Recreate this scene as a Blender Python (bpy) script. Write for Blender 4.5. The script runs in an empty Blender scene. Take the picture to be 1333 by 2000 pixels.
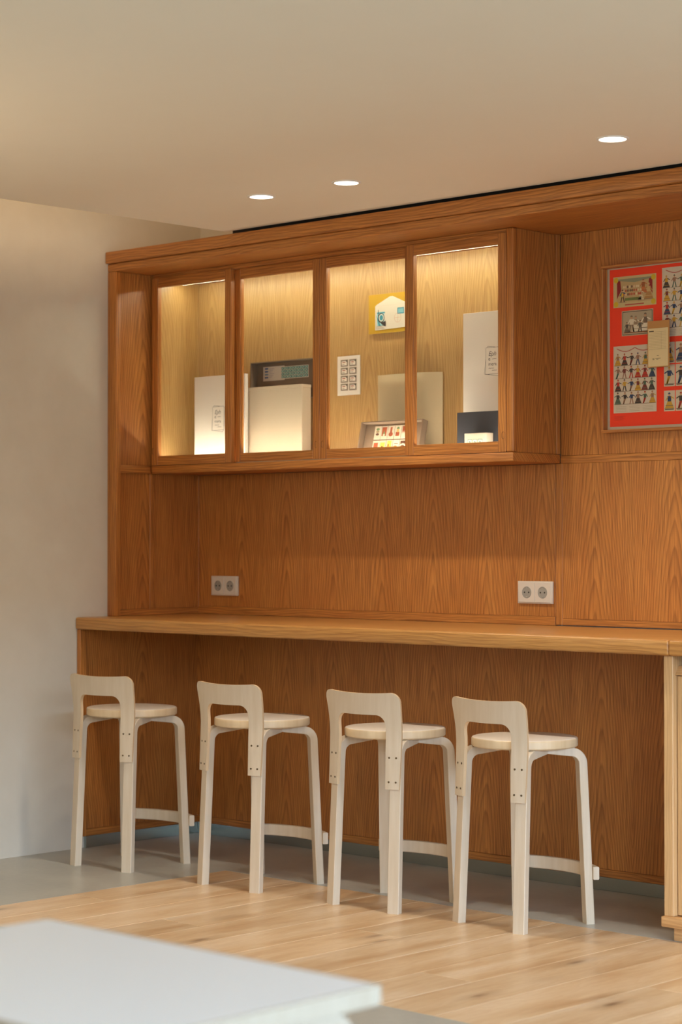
import bpy, bmesh, math, random
from mathutils import Vector, Matrix
random.seed(7)
R_ = math.radians
scene = bpy.context.scene
COL = scene.collection

# ------------------------------------------------------------------ camera
cam_d = bpy.data.cameras.new('camera')
cam = bpy.data.objects.new('camera', cam_d)
COL.objects.link(cam)
cam.location = (6.5264, -5.9552, 1.22)
cam.rotation_euler = (math.pi / 2 + 0.0149, 0, 0.7613)
cam_d.sensor_fit = 'VERTICAL'
cam_d.sensor_height = 36.0
cam_d.lens = 4075.0 / 2000 * 36.0
cam_d.clip_start = 0.05
cam_d.dof.use_dof = True
cam_d.dof.focus_distance = 7.0
cam_d.dof.aperture_fstop = 3.4
scene.camera = cam

# ------------------------------------------------------------------ world, exposure
world = bpy.data.worlds.new('world')
scene.world = world
world.use_nodes = True
bg = world.node_tree.nodes['Background']
bg.inputs[0].default_value = (0.77, 1.0, 1.28, 1)
bg.inputs[1].default_value = 17.5
vs = scene.view_settings
vs.view_transform = 'Standard'
vs.look = 'None'
vs.exposure = 0.06
vs.gamma = 1.0
vs.use_curve_mapping = False
scene.cycles.max_bounces = 10
scene.cycles.diffuse_bounces = 6
scene.cycles.glossy_bounces = 4
scene.cycles.transparent_max_bounces = 12
scene.cycles.sample_clamp_indirect = 4.0
scene.cycles.caustics_reflective = False
scene.cycles.caustics_refractive = False

CEIL = 2.412
WARM = (1.0, 0.89, 0.74)
LAMP_Y = -0.963
LAMPS = [1.391, 1.794, 2.876]          # the three downlights in view
LAMP_W = 31
ROOM_W = 8
WALL_W = 18
SLOT_FILL_W = 17


def spot(name, x, y, power, blend=0.75, size=124):
    l = bpy.data.lights.new(name, 'SPOT')
    l.energy = power
    l.color = WARM
    l.spot_size = R_(size)
    l.spot_blend = blend
    l.shadow_soft_size = 0.035
    o = bpy.data.objects.new(name, l)
    COL.objects.link(o)
    o.location = (x, y, CEIL - 0.012)
    return o


for _x in LAMPS + [3.28]:
    spot('downlight_lamp', _x, LAMP_Y, LAMP_W)


def room_fill(x, y, z, power):
    """added unseen warm point light that brightens the side wall and room"""
    l = bpy.data.lights.new('fill_light', 'POINT')
    l.energy = power
    l.color = (1.0, 0.80, 0.56)
    l.shadow_soft_size = 0.10
    o = bpy.data.objects.new('fill_light', l)
    COL.objects.link(o)
    o.location = (x, y, z)


for _x, _y in ((1.3, -3.2), (1.3, -5.4), (1.3, -7.6)):
    room_fill(_x, _y, 1.8, WALL_W)
for _x, _y in ((3.0, -7.8), (5.2, -7.8), (7.4, -7.8)):
    room_fill(_x, _y, 2.1, ROOM_W)

# added unseen warm light above the lowered ceiling, brightens the upper side wall
_c = bpy.data.lights.new('upper_wall_fill', 'AREA')
_c.shape = 'RECTANGLE'
_c.size, _c.size_y = 0.03, 7.5
_c.energy = SLOT_FILL_W
_c.color = (1.0, 0.72, 0.42)
_co = bpy.data.objects.new('upper_wall_fill', _c)
COL.objects.link(_co)
_co.location = (0.80, -4.0, CEIL + 0.15)
_co.rotation_euler = (0, R_(80), 0)

# ------------------------------------------------------------------ node helpers
MATS = {}


def srgb(r, g, b):
    def f(c):
        c /= 255.0
        return c / 12.92 if c <= 0.04045 else ((c + 0.055) / 1.055) ** 2.4
    return (f(r), f(g), f(b), 1.0)


class NT:
    def __init__(self, name):
        self.m = bpy.data.materials.new(name)
        self.m.use_nodes = True
        self.t = self.m.node_tree
        self.t.nodes.clear()
        self.out = self.t.nodes.new('ShaderNodeOutputMaterial')
        self.b = self.t.nodes.new('ShaderNodeBsdfPrincipled')
        self.t.links.new(self.b.outputs[0], self.out.inputs[0])
        MATS[name] = self.m

    def n(self, typ, **kw):
        n = self.t.nodes.new('ShaderNode' + typ)
        for k, v in kw.items():
            setattr(n, k, v)
        return n

    def link(self, a, b):
        self.t.links.new(a, b)

    def math(self, op, a, b=None, c=None):
        n = self.n('Math', operation=op)
        for i, v in enumerate((a, b, c)):
            if v is None:
                continue
            if isinstance(v, (int, float)):
                n.inputs[i].default_value = v
            else:
                self.link(v, n.inputs[i])
        return n.outputs[0]

    def xyz(self):
        tc = self.n('TexCoord')
        s = self.n('SeparateXYZ')
        self.link(tc.outputs['Object'], s.inputs[0])
        return s.outputs[0], s.outputs[1], s.outputs[2]

    def vec(self, a, b, c=0.0):
        n = self.n('CombineXYZ')
        for i, v in enumerate((a, b, c)):
            if isinstance(v, (int, float)):
                n.inputs[i].default_value = v
            else:
                self.link(v, n.inputs[i])
        return n.outputs[0]

    def noise(self, vec, scale=1.0, detail=2.0, rough=0.5, dist=0.0):
        n = self.n('TexNoise')
        n.inputs['Scale'].default_value = scale
        n.inputs['Detail'].default_value = detail
        n.inputs['Roughness'].default_value = rough
        n.inputs['Distortion'].default_value = dist
        self.link(vec, n.inputs['Vector'])
        return n.outputs['Fac']

    def ramp(self, fac, stops):
        n = self.n('ValToRGB')
        e = n.color_ramp.elements
        while len(e) < len(stops):
            e.new(0.5)
        for el, (p, c) in zip(e, stops):
            el.position = p
            el.color = c
        self.link(fac, n.inputs[0])
        return n.outputs[0]

    def mix(self, fac, a, b, blend='MIX'):
        n = self.n('Mix', data_type='RGBA', blend_type=blend)
        if isinstance(fac, (int, float)):
            n.inputs[0].default_value = fac
        else:
            self.link(fac, n.inputs[0])
        for i, v in ((6, a), (7, b)):
            if isinstance(v, tuple):
                n.inputs[i].default_value = v
            else:
                self.link(v, n.inputs[i])
        return n.outputs[2]

    def bump(self, h, strength=0.1, dist=0.002):
        n = self.n('Bump')
        n.inputs['Strength'].default_value = strength
        n.inputs['Distance'].default_value = dist
        self.link(h, n.inputs['Height'])
        self.link(n.outputs[0], self.b.inputs['Normal'])

    def base(self, c):
        if isinstance(c, tuple):
            self.b.inputs['Base Color'].default_value = c
        else:
            self.link(c, self.b.inputs['Base Color'])

    def rough(self, v):
        if isinstance(v, (int, float)):
            self.b.inputs['Roughness'].default_value = v
        else:
            self.link(v, self.b.inputs['Roughness'])


def plain(name, col, rough=0.5, metal=0.0, emit=None, estr=0.0):
    t = NT(name)
    t.base(col)
    t.rough(rough)
    t.b.inputs['Metallic'].default_value = metal
    if emit:
        t.b.inputs['Emission Color'].default_value = emit
        t.b.inputs['Emission Strength'].default_value = estr
    return t.m


OAK_L, OAK_M, OAK_D = srgb(212, 147, 74), srgb(186, 113, 49), srgb(106, 54, 21)


def axes(t, grain):
    x, y, z = t.xyz()
    if grain == 'Z':
        return t.math('ADD', x, y), z
    if grain == 'X':
        return t.math('ADD', y, z), x
    return t.math('ADD', x, z), y


def oak(name, grain, leaf=None, rough=0.42, seed=0.0, L=OAK_L, M=OAK_M, D=OAK_D, tone=1.0):
    """oiled oak; leaf = veneer leaf width (cathedral figure) or None for straight boards"""
    t = NT(name)
    u, g = axes(t, grain)
    warp = t.noise(t.vec(t.math('MULTIPLY', u, 5.0), t.math('MULTIPLY', g, 1.3), seed), 1.0, 3.0)
    if leaf:
        q = t.math('DIVIDE', t.math('ADD', u, seed * 0.37), leaf)
        fl = t.math('FLOOR', q)
        ul = t.math('MULTIPLY', t.math('ABSOLUTE', t.math('SUBTRACT', t.math('SUBTRACT', q, fl), 0.5)), leaf)
        ulw = t.math('ADD', ul, t.math('MULTIPLY', t.math('SUBTRACT', warp, 0.5), 0.035))
        ul2 = t.math('MULTIPLY', t.math('POWER', t.math('MAXIMUM', ulw, 0.0), 1.35), 150.0)
        field = t.math('ADD', t.math('ADD', ul2, t.math('MULTIPLY', g, 9.0)), t.math('MULTIPLY', warp, 2.5))
        leaf_tone = t.noise(t.vec(t.math('MULTIPLY', fl, 3.7), seed + 2.0), 1.0, 0.0)
    else:
        field = t.math('ADD', t.math('MULTIPLY', u, 85.0), t.math('MULTIPLY', warp, 9.0))
        leaf_tone = t.noise(t.vec(t.math('MULTIPLY', u, 2.0), t.math('MULTIPLY', g, 0.4), seed + 2.0), 1.0, 1.0)
    fr = t.math('FRACT', field)
    late = t.ramp(fr, [(0.0, (0.1, 0.1, 0.1, 1)), (0.45, (0.25, 0.25, 0.25, 1)), (0.86, (1, 1, 1, 1)), (1.0, (0.1, 0.1, 0.1, 1))])
    pore = t.noise(t.vec(t.math('MULTIPLY', u, 230.0), t.math('MULTIPLY', g, 5.0), seed), 1.0, 3.0, 0.65)
    fine = t.ramp(pore, [(0.36, (1, 1, 1, 1)), (0.58, (0, 0, 0, 1))])
    mott = t.noise(t.vec(t.math('MULTIPLY', u, 14.0), t.math('MULTIPLY', g, 1.6), seed + 5), 1.0, 3.0)
    c = t.mix(mott, M, L)
    c = t.mix(t.math('MULTIPLY', late, 0.50), c, D)
    c = t.mix(t.math('MULTIPLY', fine, 0.52), c, D)
    k = t.math('ADD', t.math('MULTIPLY', leaf_tone, 0.35), 0.83 * tone)
    c = t.mix(1.0, c, t.vec(k, k, k), 'MULTIPLY')
    t.base(c)
    t.rough(rough)
    t.bump(pore, 0.08, 0.001)
    return t.m


VENEER = oak('oak_veneer', 'Z', leaf=0.262, seed=1.0)
VENEER_B = oak('oak_veneer_wide', 'Z', leaf=0.34, seed=4.0)
VENEER_IN = oak('oak_veneer_inside_lit', 'Z', leaf=0.30, seed=5.0, L=srgb(198, 164, 106), M=srgb(180, 142, 84), D=srgb(146, 104, 56))  # paler copy of the same oak, strip light put into its colour
OAK_V = oak('oak_upright', 'Z', seed=2.0)
OAK_X = oak('oak_lengthwise', 'X', seed=3.0)
OAK_Y = oak('oak_crosswise', 'Y', seed=6.0)
OAK_TOP = oak('oak_counter', 'X', rough=0.33, seed=8.0, L=srgb(208, 158, 90), M=srgb(190, 134, 70), D=srgb(140, 88, 42))
POST_OAK = oak('oak_pale', 'Z', seed=9.0, L=srgb(222, 186, 136), M=srgb(211, 171, 120), D=srgb(182, 138, 90))
POST_OAK_X = oak('oak_pale_lengthwise', 'X', seed=9.5, L=srgb(216, 176, 124), M=srgb(204, 160, 108), D=srgb(172, 124, 78))


def birch(name, L, D, rough=0.42):
    t = NT(name)
    u, g = axes(t, 'Z')
    a = t.noise(t.vec(t.math('MULTIPLY', u, 40.0), t.math('MULTIPLY', g, 4.0), 0.0), 1.0, 3.0)
    b = t.noise(t.vec(t.math('MULTIPLY', u, 260.0), t.math('MULTIPLY', g, 10.0), 1.0), 1.0, 2.0)
    c = t.mix(t.ramp(a, [(0.3, (0, 0, 0, 1)), (0.75, (1, 1, 1, 1))]), L, D)
    c = t.mix(t.math('MULTIPLY', b, 0.25), c, D)
    t.base(c)
    t.rough(rough)
    return t.m


BIRCH = birch('birch', srgb(214, 200, 180), srgb(200, 182, 156))
BIRCH_EDGE = birch('birch_edge', srgb(220, 198, 164), srgb(208, 182, 144))
BIRCH_TOP = birch('birch_seat', srgb(224, 214, 202), srgb(217, 205, 188), 0.35)


def ply():
    t = NT('birch_ply_edge')
    x, y, z = t.xyz()
    w = t.math('FRACT', t.math('MULTIPLY', t.math('ADD', t.math('MULTIPLY', x, 0.35), y), 330.0))
    c = t.mix(t.ramp(w, [(0.3, (0, 0, 0, 1)), (0.6, (1, 1, 1, 1))]), srgb(222, 198, 162), srgb(204, 172, 132))
    t.base(c)
    t.rough(0.5)
    return t.m


PLY = ply()


def plaster(name, a, b, rough=0.85, sc=1.0):
    t = NT(name)
    tc = t.n('TexCoord')
    n1 = t.noise(tc.outputs['Object'], 1.3 * sc, 5.0, 0.6, 0.4)
    n2 = t.noise(tc.outputs['Object'], 9.0 * sc, 4.0, 0.6)
    f = t.math('ADD', t.math('MULTIPLY', n1, 0.7), t.math('MULTIPLY', n2, 0.3))
    t.base(t.ramp(f, [(0.3, b), (0.7, a)]))
    t.rough(rough)
    t.bump(n2, 0.06, 0.004)
    return t.m


WALL = plaster('wall_plaster', srgb(210, 204, 191), srgb(198, 190, 176))
CEILM = plaster('ceiling_paint', srgb(239, 228, 209), srgb(237, 225, 205), 0.9)


def concrete():
    t = NT('polished_concrete')
    tc = t.n('TexCoord')
    n1 = t.noise(tc.outputs['Object'], 2.2, 6.0, 0.6, 0.6)
    n2 = t.noise(tc.outputs['Object'], 40.0, 3.0, 0.6)
    f = t.math('ADD', t.math('MULTIPLY', n1, 0.8), t.math('MULTIPLY', n2, 0.2))
    t.base(t.ramp(f, [(0.3, srgb(150, 151, 144)), (0.7, srgb(182, 181, 172))]))
    t.rough(t.math('ADD', t.math('MULTIPLY', n1, 0.2), 0.26))
    return t.m


CONCRETE = concrete()


def plank_mat():
    t = NT('oak_floor_plank')
    oi = t.n('ObjectInfo')
    rnd = oi.outputs['Random']
    x, y, z = t.xyz()
    off = t.math('MULTIPLY', rnd, 40.0)
    u, g = t.math('ADD', x, off), t.math('ADD', y, off)
    warp = t.noise(t.vec(t.math('MULTIPLY', u, 9.0), t.math('MULTIPLY', g, 2.0), off), 1.0, 4.0, 0.6)
    field = t.math('FRACT', t.math('ADD', t.math('MULTIPLY', u, 38.0), t.math('MULTIPLY', warp, 9.0)))
    late = t.ramp(field, [(0.0, (0, 0, 0, 1)), (0.8, (1, 1, 1, 1)), (1.0, (0, 0, 0, 1))])
    mott = t.noise(t.vec(t.math('MULTIPLY', u, 11.0), t.math('MULTIPLY', g, 1.7), 3.0), 1.0, 4.0, 0.55)
    pore = t.noise(t.vec(t.math('MULTIPLY', u, 240.0), t.math('MULTIPLY', g, 8.0), 1.0), 1.0, 2.0)
    c = t.ramp(mott, [(0.28, srgb(190, 154, 114)), (0.48, srgb(214, 187, 150)), (0.72, srgb(228, 208, 180))])
    c = t.mix(t.math('MULTIPLY', late, 0.20), c, srgb(176, 128, 80))
    c = t.mix(t.math('MULTIPLY', pore, 0.18), c, srgb(170, 118, 70))
    # knots and cracks: sparse dark stretched cells
    kn = t.n('TexVoronoi')
    kn.inputs['Scale'].default_value = 1.0
    t.link(t.vec(t.math('MULTIPLY', u, 7.0), t.math('MULTIPLY', g, 2.3), off), kn.inputs['Vector'])
    kd = t.math('ADD', kn.outputs['Distance'], t.math('MULTIPLY', warp, 0.16))
    knot = t.ramp(kd, [(0.10, (1, 1, 1, 1)), (0.20, (0.28, 0.28, 0.28, 1)), (0.36, (0, 0, 0, 1))])
    c = t.mix(t.math('MULTIPLY', knot, 0.75), c, srgb(98, 62, 36))
    k = t.math('ADD', t.math('MULTIPLY', rnd, 0.20), 0.90)
    c = t.mix(1.0, c, t.vec(k, k, k), 'MULTIPLY')
    t.base(c)
    t.rough(0.36)
    t.bump(pore, 0.06, 0.001)
    return t.m


PLANK = plank_mat()

METAL = plain('brushed_metal', srgb(176, 182, 176), 0.22, 1.0)
BLACK = plain('black_gap', srgb(14, 12, 10), 0.8)
SOCKET = plain('socket_plastic', srgb(208, 198, 184), 0.35)
HOLE = plain('dark_hole', srgb(30, 26, 22), 0.6)
STEEL = plain('pin_metal', srgb(190, 190, 190), 0.3, 1.0)
SCREW = plain('screw_metal', srgb(120, 104, 84), 0.35, 1.0)
WHITE_RING = plain('white_enamel', srgb(235, 230, 222), 0.4)
TABLE_EDGE = birch('table_edge', srgb(176, 165, 148), srgb(168, 155, 136))
LAMINATE = plain('white_laminate', srgb(234, 236, 239), 0.38)
WHITECARD = plain('white_card', srgb(222, 212, 197), 0.7)
CREAM = plain('cream_board', srgb(192, 176, 150), 0.7)
TAUPE = plain('taupe_board', srgb(122, 102, 82), 0.75)
BEIGE = plain('beige_board', srgb(190, 170, 132), 0.6)
NAVY = plain('navy_board', srgb(26, 29, 38), 0.7)
YELLOW = plain('mustard_card', srgb(186, 146, 16), 0.7)
KRAFT = plain('kraft_paper', srgb(186, 134, 76), 0.8)
PULL = plain('pull_recess', srgb(52, 26, 12), 0.6)
LENS = plain('lamp_lens', (1, 0.95, 0.88, 1), 0.5, 0, (1.0, 0.93, 0.82, 1), 6.0)
LED = plain('led_diffuser', (1, 0.9, 0.75, 1), 0.5, 0, (0.94, 0.94, 0.70, 1), 48.0)

LED_LOW = plain('led_diffuser_low', (1, 0.9, 0.75, 1), 0.5, 0, (1.0, 0.98, 0.80, 1), 74.0)

def glass(name, ior):
    t = NT(name)
    t.t.nodes.remove(t.b)
    tr, gl, mx, fr = t.n('BsdfTransparent'), t.n('BsdfGlossy'), t.n('MixShader'), t.n('Fresnel')
    gl.inputs['Roughness'].default_value = 0.02
    geo, im = t.n('NewGeometry'), t.n('Mix', data_type='FLOAT')
    im.inputs[2].default_value = ior
    im.inputs[3].default_value = 1 / ior
    t.link(geo.outputs['Backfacing'], im.inputs[0])
    t.link(im.outputs[0], fr.inputs[0])
    t.link(fr.outputs[0], mx.inputs[0]); t.link(tr.outputs[0], mx.inputs[1]); t.link(gl.outputs[0], mx.inputs[2])
    t.link(mx.outputs[0], t.out.inputs[0])
    return t.m


GLASS = glass('clear_glass', 1.33)
CLEAR = glass('anti_reflective_glass', 1.10)

t = NT('printed_paper')
_ca = t.n('VertexColor', layer_name='ink')
t.base(_ca.outputs[0])
t.rough(0.75)
PRINT = t.m


# ------------------------------------------------------------------ object helpers
def link(o):
    COL.objects.link(o)
    return o


def empty(name, loc=(0, 0, 0), rz=0.0):
    e = bpy.data.objects.new(name, None)
    e.empty_display_size = 0.05
    e.location = loc
    e.rotation_euler = (0, 0, rz)
    return link(e)


def tag(o, label=None, cat=None, group=None, kind=None):
    for k, v in (('label', label), ('category', cat), ('group', group), ('kind', kind)):
        if v:
            o[k] = v
    return o


def thing(name, label, cat, loc=(0, 0, 0), rz=0.0, group=None):
    return tag(empty(name, loc, rz), label, cat, group)


def child(o, parent):
    """parent o, which is built in world coordinates, to an unrotated empty or mesh"""
    o.parent = parent
    p, off = parent, Vector((0, 0, 0))
    while p:
        off += p.location
        p = p.parent
    if parent.rotation_euler.z == 0:
        o.matrix_parent_inverse = Matrix.Translation(-parent_world(parent))
    return o


def parent_world(p):
    v = Vector((0, 0, 0))
    while p:
        v += p.location + p.matrix_parent_inverse.to_translation()
        p = p.parent
    return v


def mesh(name, bm, mats, parent=None, smooth=False):
    me = bpy.data.meshes.new(name)
    bm.normal_update()
    bm.to_mesh(me)
    bm.free()
    for m in (mats if isinstance(mats, (list, tuple)) else [mats]):
        me.materials.append(m)
    if smooth:
        for p in me.polygons:
            p.use_smooth = True
        me.set_sharp_from_angle(angle=R_(40))
    o = link(bpy.data.objects.new(name, me))
    if parent:
        child(o, parent)
    return o


def add_box(bm, x0, x1, y0, y1, z0, z1, bev=0.0, mi=0, seg=1):
    vs_ = [bm.verts.new((x, y, z)) for x in (x0, x1) for y in (y0, y1) for z in (z0, z1)]
    F = [(0, 1, 3, 2), (4, 6, 7, 5), (0, 4, 5, 1), (2, 3, 7, 6), (0, 2, 6, 4), (1, 5, 7, 3)]
    fs = [bm.faces.new([vs_[i] for i in f]) for f in F]
    for f in fs:
        f.material_index = mi
    if bev > 0:
        es = list({e for f in fs for e in f.edges})
        r = bmesh.ops.bevel(bm, geom=es, offset=bev, segments=seg, affect='EDGES', profile=0.5)
        for f in r['faces']:
            f.material_index = mi
    return fs


def box(name, x0, x1, y0, y1, z0, z1, mat, parent=None, bev=0.0015, seg=1):
    bm = bmesh.new()
    add_box(bm, x0, x1, y0, y1, z0, z1, bev, 0, seg)
    return mesh(name, bm, mat, parent, smooth=seg > 1)


def add_cyl(bm, c, axis, r, h, n=20, mi=0, r2=None):
    """cylinder from c along axis (unit vector) by h"""
    a = Vector(axis).normalized()
    p = a.orthogonal().normalized()
    q = a.cross(p)
    c = Vector(c)
    r2 = r if r2 is None else r2
    A = [bm.verts.new(c + (p * math.cos(t) + q * math.sin(t)) * r) for t in [2 * math.pi * i / n for i in range(n)]]
    B = [bm.verts.new(c + a * h + (p * math.cos(t) + q * math.sin(t)) * r2) for t in [2 * math.pi * i / n for i in range(n)]]
    fs = [bm.faces.new((A[i], A[(i + 1) % n], B[(i + 1) % n], B[i])) for i in range(n)]
    fs += [bm.faces.new(A[::-1]), bm.faces.new(B)]
    for f in fs:
        f.material_index = mi
    return fs


class Ink:
    """flat print: coloured polygons in a plane, u to the right, v up, n out of the paper"""

    def __init__(self, o, u=(1, 0, 0), v=(0, 0, 1), n=(0, -1, 0)):
        self.o, self.u, self.v, self.n = Vector(o), Vector(u), Vector(v), Vector(n)
        self.bm = bmesh.new()
        self.lay = self.bm.loops.layers.float_color.new('ink')
        self.k = 0

    def poly(self, pts, col, lift=None):
        self.k += 1
        d = self.n * (0.0002 + (lift if lift is not None else 0.0003))
        f = self.bm.faces.new([self.bm.verts.new(self.o + self.u * a + self.v * b + d) for a, b in pts])
        f.normal_update()
        if f.normal.dot(self.n) < 0:
            f.normal_flip()
        for l in f.loops:
            l[self.lay] = col
        return f

    def rect(self, a0, a1, b0, b1, col, lift=None):
        return self.poly([(a0, b0), (a1, b0), (a1, b1), (a0, b1)], col, lift)

    def disc(self, a, b, ra, rb, col, n=10, lift=None):
        return self.poly([(a + ra * math.cos(2 * math.pi * i / n), b + rb * math.sin(2 * math.pi * i / n)) for i in range(n)], col, lift)

    def line(self, a0, b0, a1, b1, w, col, lift=None):
        d = Vector((a1 - a0, b1 - b0))
        if d.length < 1e-9:
            return
        p = Vector((-d.y, d.x)).normalized() * w / 2
        return self.poly([(a0 + p.x, b0 + p.y), (a1 + p.x, b1 + p.y), (a1 - p.x, b1 - p.y), (a0 - p.x, b0 - p.y)], col, lift)

    def frame(self, a0, a1, b0, b1, w, col, lift=None):
        self.rect(a0, a1, b0, b0 + w, col, lift); self.rect(a0, a1, b1 - w, b1, col, lift)
        self.rect(a0, a0 + w, b0, b1, col, lift); self.rect(a1 - w, a1, b0, b1, col, lift)

    def done(self, name, parent):
        return mesh(name, self.bm, PRINT, parent)


def text_mesh(name, body, size, o, parent, mat, shear=0.0, u=(1, 0, 0), v=(0, 0, 1), n=(0, -1, 0)):
    cu = bpy.data.curves.new('txt', 'FONT')
    cu.body = body
    cu.size = size
    cu.shear = shear
    ob = link(bpy.data.objects.new('txt', cu))
    dg = bpy.context.evaluated_depsgraph_get()
    me = bpy.data.meshes.new_from_object(ob.evaluated_get(dg))
    bpy.data.objects.remove(ob)
    u, v, n, o = Vector(u), Vector(v), Vector(n), Vector(o)
    for vt in me.vertices:
        vt.co = o + u * vt.co.x + v * vt.co.y + n * 0.0009
    me.materials.clear()
    me.materials.append(mat)
    ob = link(bpy.data.objects.new(name, me))
    child(ob, parent)
    return ob


INK = srgb(62, 48, 38)
INKM = plain('black_ink', INK, 0.7)

# ------------------------------------------------------------------ room shell
XL = 0.835                      # left edge of the timber inlay
YW1, YW2 = -0.607, -1.880       # its far and near edge
bm = bmesh.new()
for x0, x1, y0, y1 in ((-0.12, XL, -9.0, 0.15), (XL, 8.72, YW1, 0.15), (XL, 8.72, -9.0, YW2)):
    add_box(bm, x0, x1, y0, y1, -0.05, 0.0)
add_box(bm, XL - 0.01, 8.72, YW2 - 0.01, YW1 + 0.01, -0.06, -0.016)
floor = tag(mesh('floor', bm, CONCRETE), 'grey polished concrete floor with an inlaid field of oak planks', kind='structure')
xs = [XL + 0.0012 + 0.1942 * i for i in range(41)]
for i in range(40):
    yc = None if i % 3 else YW2 + random.uniform(0.35, 0.95)
    cuts = [YW2 + 0.0012, YW1 - 0.0012] if yc is None else [YW2 + 0.0012, yc, YW1 - 0.0012]
    for a, b in zip(cuts[:-1], cuts[1:]):
        box('plank', xs[i], xs[i + 1] - 0.0018, a, b - 0.0012, -0.0155, 0.0, PLANK, floor, 0.0012)

tag(box('wall_left', -0.12, 0.0, -9.0, 0.12, 0.0, 3.0, WALL, None, 0), 'beige plastered side wall', kind='structure')
tag(box('wall_back', 0.0, 8.6, 0.03, 0.15, 0.0, 3.0, WALL, None, 0), 'plastered wall behind the oak fittings', kind='structure')
tag(box('ceiling', 0.705, 8.6, -9.0, -0.488, CEIL, CEIL + 0.12, CEILM, None, 0), 'lowered cream ceiling', kind='structure')
tag(box('ceiling_upper', -0.12, 8.72, -9.14, 0.15, 3.0, 3.1, CEILM, None, 0), 'upper ceiling in the slot beside the wall', kind='structure')
tag(box('gap_shade_1', 0.705, 8.6, -0.45, -0.44, 2.395, CEIL + 0.12, BLACK, None, 0), 'black strip painted as shade in the gap above the oak cornice', kind='structure')  # black strip paints the dark inside the open gap
tag(box('wall_front', -0.12, 8.72, -9.14, -9.0, 0.0, 3.0, WALL, None, 0), 'plastered wall behind the viewer', kind='structure')
# shop front at the right end, out of the picture: wall with a wide glazed opening, street outside
WY0, WY1, WZ0, WZ1 = -8.4, -0.9, 0.25, 2.30
bm = bmesh.new()
for y0, y1, z0, z1 in ((-9.0, WY0, 0, 3.0), (WY1, 0.15, 0, 3.0), (WY0, WY1, 0, WZ0), (WY0, WY1, WZ1, 3.0)):
    add_box(bm, 8.6, 8.72, y0, y1, z0, z1)
tag(mesh('wall_right', bm, WALL), 'plastered shop front wall with a wide window', kind='structure')
bm = bmesh.new()
for i in range(5):
    yy = WY0 + (WY1 - WY0) * i / 4
    add_box(bm, 8.64, 8.70, yy - .03, yy + .03, WZ0, WZ1)
for zz in (WZ0, WZ1 - .05):
    add_box(bm, 8.64, 8.70, WY0, WY1, zz, zz + .05)
tag(mesh('window_1', bm, BLACK), 'dark framed shop window', kind='structure')
ASPHALT = plain('asphalt', srgb(84, 82, 80), 0.9)
tag(box('pavement', 8.72, 130, -90, 90, -0.25, -0.05, ASPHALT, None, 0), 'dark pavement outside', kind='structure')
tag(box('street_front', 100, 101, -90, 90, -0.05, 15, ASPHALT, None, 0), 'dark unseen block for buildings across the street, height set to hold off low sky', kind='structure')  # unseen block, height shaped to keep low sky off the upper side wall
_p = bpy.data.lights.new('window_portal', 'AREA')
_p.shape = 'RECTANGLE'
_p.size, _p.size_y = WZ1 - WZ0, WY1 - WY0
_p.cycles.is_portal = True
_po = link(bpy.data.objects.new('window_portal', _p))
_po.location = (8.6, (WY0 + WY1) / 2, (WZ0 + WZ1) / 2)
_po.rotation_euler = (0, math.pi / 2, 0)
tag(box('baseboard_back', 0.012, 2.835, 0.004, 0.018, 0.0, 0.047, METAL, None, 0.0008), 'brushed metal plinth along the back', kind='structure')
tag(box('baseboard_left', 0.0, 0.012, -0.60, 0.004, 0.0, 0.047, METAL, None, 0.0008), 'brushed metal plinth along the side panel', kind='structure')

# ------------------------------------------------------------------ oak surround of the niche
sur = thing('niche_surround', 'oak cornice, soffit and side panel framing the niche around the display cabinet', 'surround', (0, 0, 0.923))
box('cornice', -0.012 + 0.014, 4.4, -0.497, -0.06, 2.353, 2.400, OAK_X, sur, 0.004, 2)
box('fascia', 0.0, 4.4, -0.482, -0.452, 2.321, 2.352, OAK_X, sur, 0.002)
box('soffit', 0.0, 4.4, -0.451, 0.02, 2.326, 2.352, OAK_X, sur, 0.001)
box('stile', 0.0, 0.052, -0.482, -0.455, 0.924, 2.320, OAK_V, sur, 0.003, 2)
box('side_panel', 0.0, 0.014, -0.4545, 0.012, 0.950, 2.3255, VENEER_B, sur, 0.0008)
box('rail', 0.0, 0.022, -0.4545, 0.0, 0.924, 0.9495, OAK_Y, sur, 0.0015)
box('ledge', 0.0145, 0.027, -0.4545, -0.272, 1.506, 1.538, OAK_Y, sur, 0.003, 2)
box('mullion', 0.0145, 0.022, -0.272, -0.252, 0.950, 1.505, OAK_V, sur, 0.0015)

# back panelling
wp = thing('wall_panel', 'oak veneer back panel between the counter and the display cabinet', 'wall panel', (0.9, 0.0, 0.924))
box('panel', 0.0145, 1.9165, 0.0, 0.012, 0.956, 1.5045, VENEER, wp, 0.0008)
box('bottom_rail', 0.0145, 1.9165, -0.003, 0.012, 0.924, 0.9555, OAK_X, wp, 0.001)
box('corner_bead', 0.0145, 0.026, -0.004, -0.0001, 0.9505, 1.5045, OAK_V, wp, 0.001)
wp = thing('wall_panel', 'oak veneer back panel to the right of the sockets, below the poster', 'wall panel', (2.7, 0.0, 0.924))
box('panel', 1.950, 4.4, -0.002, 0.012, 0.950, 1.5045, VENEER_B, wp, 0.0008)
box('stile', 1.920, 1.9495, -0.003, 0.012, 0.927, 1.5045, OAK_V, wp, 0.001)
box('bottom_rail', 1.950, 4.4, -0.003, 0.012, 0.927, 0.9495, OAK_X, wp, 0.001)
wp = thing('wall_panel', 'oak veneer back panel behind the framed red poster', 'wall panel', (2.7, 0.0, 1.505))
box('panel', 1.9412, 4.4, 0.0, 0.012, 1.533, 2.3255, VENEER_B, wp, 0.0008)
box('bottom_rail', 1.9412, 4.4, -0.002, 0.012, 1.505, 1.5325, OAK_X, wp, 0.001)

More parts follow.
